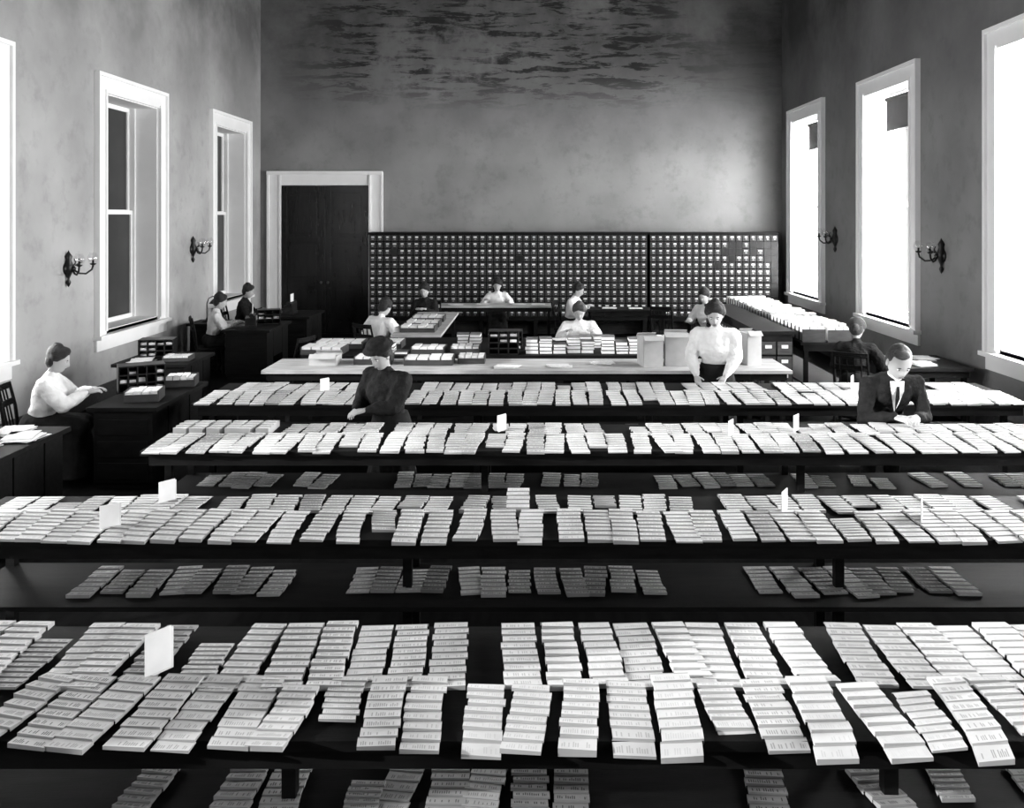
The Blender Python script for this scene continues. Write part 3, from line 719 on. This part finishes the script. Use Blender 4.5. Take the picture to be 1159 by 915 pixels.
    if style == 'short':
        mb.ell(hp(0, -.02, .032), (.08 * K, .09 * K, .096 * K), 0, 24, 14, Mh); mb.ell(hp(0, -.045, -.005), (.077 * K, .062 * K, .08 * K), 0, 20, 12, Mh)
        mb.ell(hp(.015, .03, .1), (.055 * K, .045 * K, .028 * K), 0, 16, 8, Mh)
    else:
        mb.ell(hp(0, -.024, .06), (.1 * K, .1 * K, .078 * K), 0, 24, 14, Mh); mb.ell(hp(0, -.05, .0), (.084 * K, .066 * K, .09 * K), 0, 20, 12, Mh)
        mb.ell(hp(0, .022, .09), (.08 * K, .055 * K, .045 * K), 0, 20, 10, Mh)
        for sd in (-1, 1): mb.ell(hp(sd * .074, -.015, .035), (.032 * K, .05 * K, .045 * K), 0, 14, 8, Mh)
        if style == 'pomp': mb.ell(hp(0, -.045, .13), (.048 * K, .048 * K, .026 * K), 0, 16, 8, Mh)
        if style == 'low': mb.ell(hp(0, -.12, .0), (.045 * K, .04 * K, .045 * K), 0, 16, 8, Mh)
    fuse(mb, 'hair', hair, .009, 2, e, .015)
    if style == 'hat':
        mb = MB()
        mb.lathe(hp(0, -.01, .075), [(.02, .012), (.13 * K, .0), (.135 * K, .006), (.1 * K, .018), (.098 * K, .055), (.085 * K, .075), (.04, .082)], 0, 28, Mh)
        mb.build('hat', [M_dark], smooth=True, parent=e)
    for sd in (-1, 1):
        t, d = wr[sd]; f = (d * .6 + V((-sd * .15, .5, -.12))).normalized()
        nn = V((sd * .25, .15, 1)); hand(e, 'hand_left' if sd < 0 else 'hand_right', t + d * .02, f, nn, 1 if sd < 0 else -1, 1.0 if male else .9, .8)
    if male:
        mb = MB(); q = .014
        mb.poly([at(.53, .05 + q, -.06), at(.47, .108 + q, -.052), at(.36, .152 + q, -.022), at(.28, .165 + q, 0), at(.36, .152 + q, .022), at(.47, .108 + q, .052), at(.53, .05 + q, .06)], 0)
        mb.poly([at(.51, .092 + q, -.013), at(.42, .145 + q, -.018), at(.3, .172 + q, 0), at(.42, .145 + q, .018), at(.51, .092 + q, .013)], 1)
        mb.tube([nb - neckdir * .0, nb + neckdir * .035], [.062, .056], 0, 20)
        mb.build('shirt_and_tie', [M_label, M_dark], parent=e)
    return e

D = math.radians
person('man_clerk', (2.98, 7.62, 0), D(180), hip=.77, lean=38, pitch=22, hl=(-.11, .5, .88), hr=(.08, .5, .88), male=True, top=M_dark, bottom=M_dark, hair=M_hairl, style='short', headk=1.2, bulk=1.08)
person('woman_clerk_in_hat', (-1.22, 7.6, 0), D(145), hip=.80, lean=8, pitch=24, hl=(-.02, .34, .98), hr=(.14, .33, .96), top=M_dark, style='hat', sc=.91, headk=1.1, bulk=1.3)
person('woman_clerk', (1.93, 9.36, 0), D(165), hip=.88, lean=8, pitch=22, hl=(-.12, .26, .9), hr=(.2, .2, .88), style='pomp', sc=.96, headk=1.1, bulk=1.2)
def seat_w(name, x, y, face, ch=True, **k):
    k.setdefault('sc', .95); k.setdefault('headk', 1.06); person(name, (x, y, 0), D(face), hip=.56, seated=True, **k)
    if ch: chair(x + math.sin(D(face)) * .03, y - math.cos(D(face)) * .03, D(face))
seat_w('woman_clerk', -4.66, 8.3, -75, lean=14, pitch=14, hl=(-.1, .48, .88), hr=(.12, .46, .88), sc=.95, bulk=1.2)
seat_w('woman_clerk', -5.08, 13.9, -65, lean=10, pitch=15, hl=(-.1, .38, .86), hr=(.12, .4, .86))
seat_w('woman_clerk', -5.3, 15.9, -85, lean=12, pitch=15, top=M_dark, hl=(-.1, .4, .86), hr=(.12, .4, .86))
seat_w('woman_clerk', -2.34, 13.1, -35, lean=14, pitch=25, hl=(-.28, .32, .9), hr=(.3, .36, .9), bulk=1.25)
seat_w('woman_clerk', -1.95, 16.1, 170, lean=10, pitch=14, top=M_dark, hl=(-.1, .33, .88), hr=(.1, .33, .88))
seat_w('woman_clerk', -.72, 17.62, 180, lean=16, pitch=14, hl=(-.25, .34, .9), hr=(.25, .34, .9))
seat_w('woman_clerk', .66, 16.25, -110, lean=12, pitch=20, hl=(-.1, .35, .9), hr=(.1, .35, .9), bulk=1.2)
seat_w('woman_clerk', .65, 12.78, 180, lean=14, pitch=20, hl=(-.2, .34, .92), hr=(.2, .34, .92), hair=M_hairl, bulk=1.2)
seat_w('woman_clerk', 2.95, 14.95, 140, lean=8, pitch=18, hl=(-.2, .34, .8), hr=(.2, .34, .8))
seat_w('woman_clerk', 3.8, 10.45, -30, lean=10, pitch=10, top=M_dark, hair=M_hairl, style='low', hl=(-.15, .34, .8), hr=(.35, .3, .8), bulk=1.15)
chair(2.3, 15.6, D(-20)); chair(-3.2, 11.6, D(70))

# ------------------------------------------------------------------ world, camera
w = bpy.data.worlds.new('World'); scene.world = w; w.use_nodes = True
w.node_tree.nodes['Background'].inputs[0].default_value = (.9, .9, .9, 1); w.node_tree.nodes['Background'].inputs[1].default_value = .5
cam = bpy.data.cameras.new('camera'); co = bpy.data.objects.new('camera', cam); scene.collection.objects.link(co)
co.location = (0, 0, 2.5); co.rotation_euler = (math.radians(90), 0, 0)
cam.sensor_width = 36; cam.lens = 36 * 1000 / 1159; cam.shift_x = -24.5 / 1159; cam.shift_y = -212.5 / 1159; cam.clip_start = .05
scene.camera = co
scene.view_settings.view_transform = 'Standard'
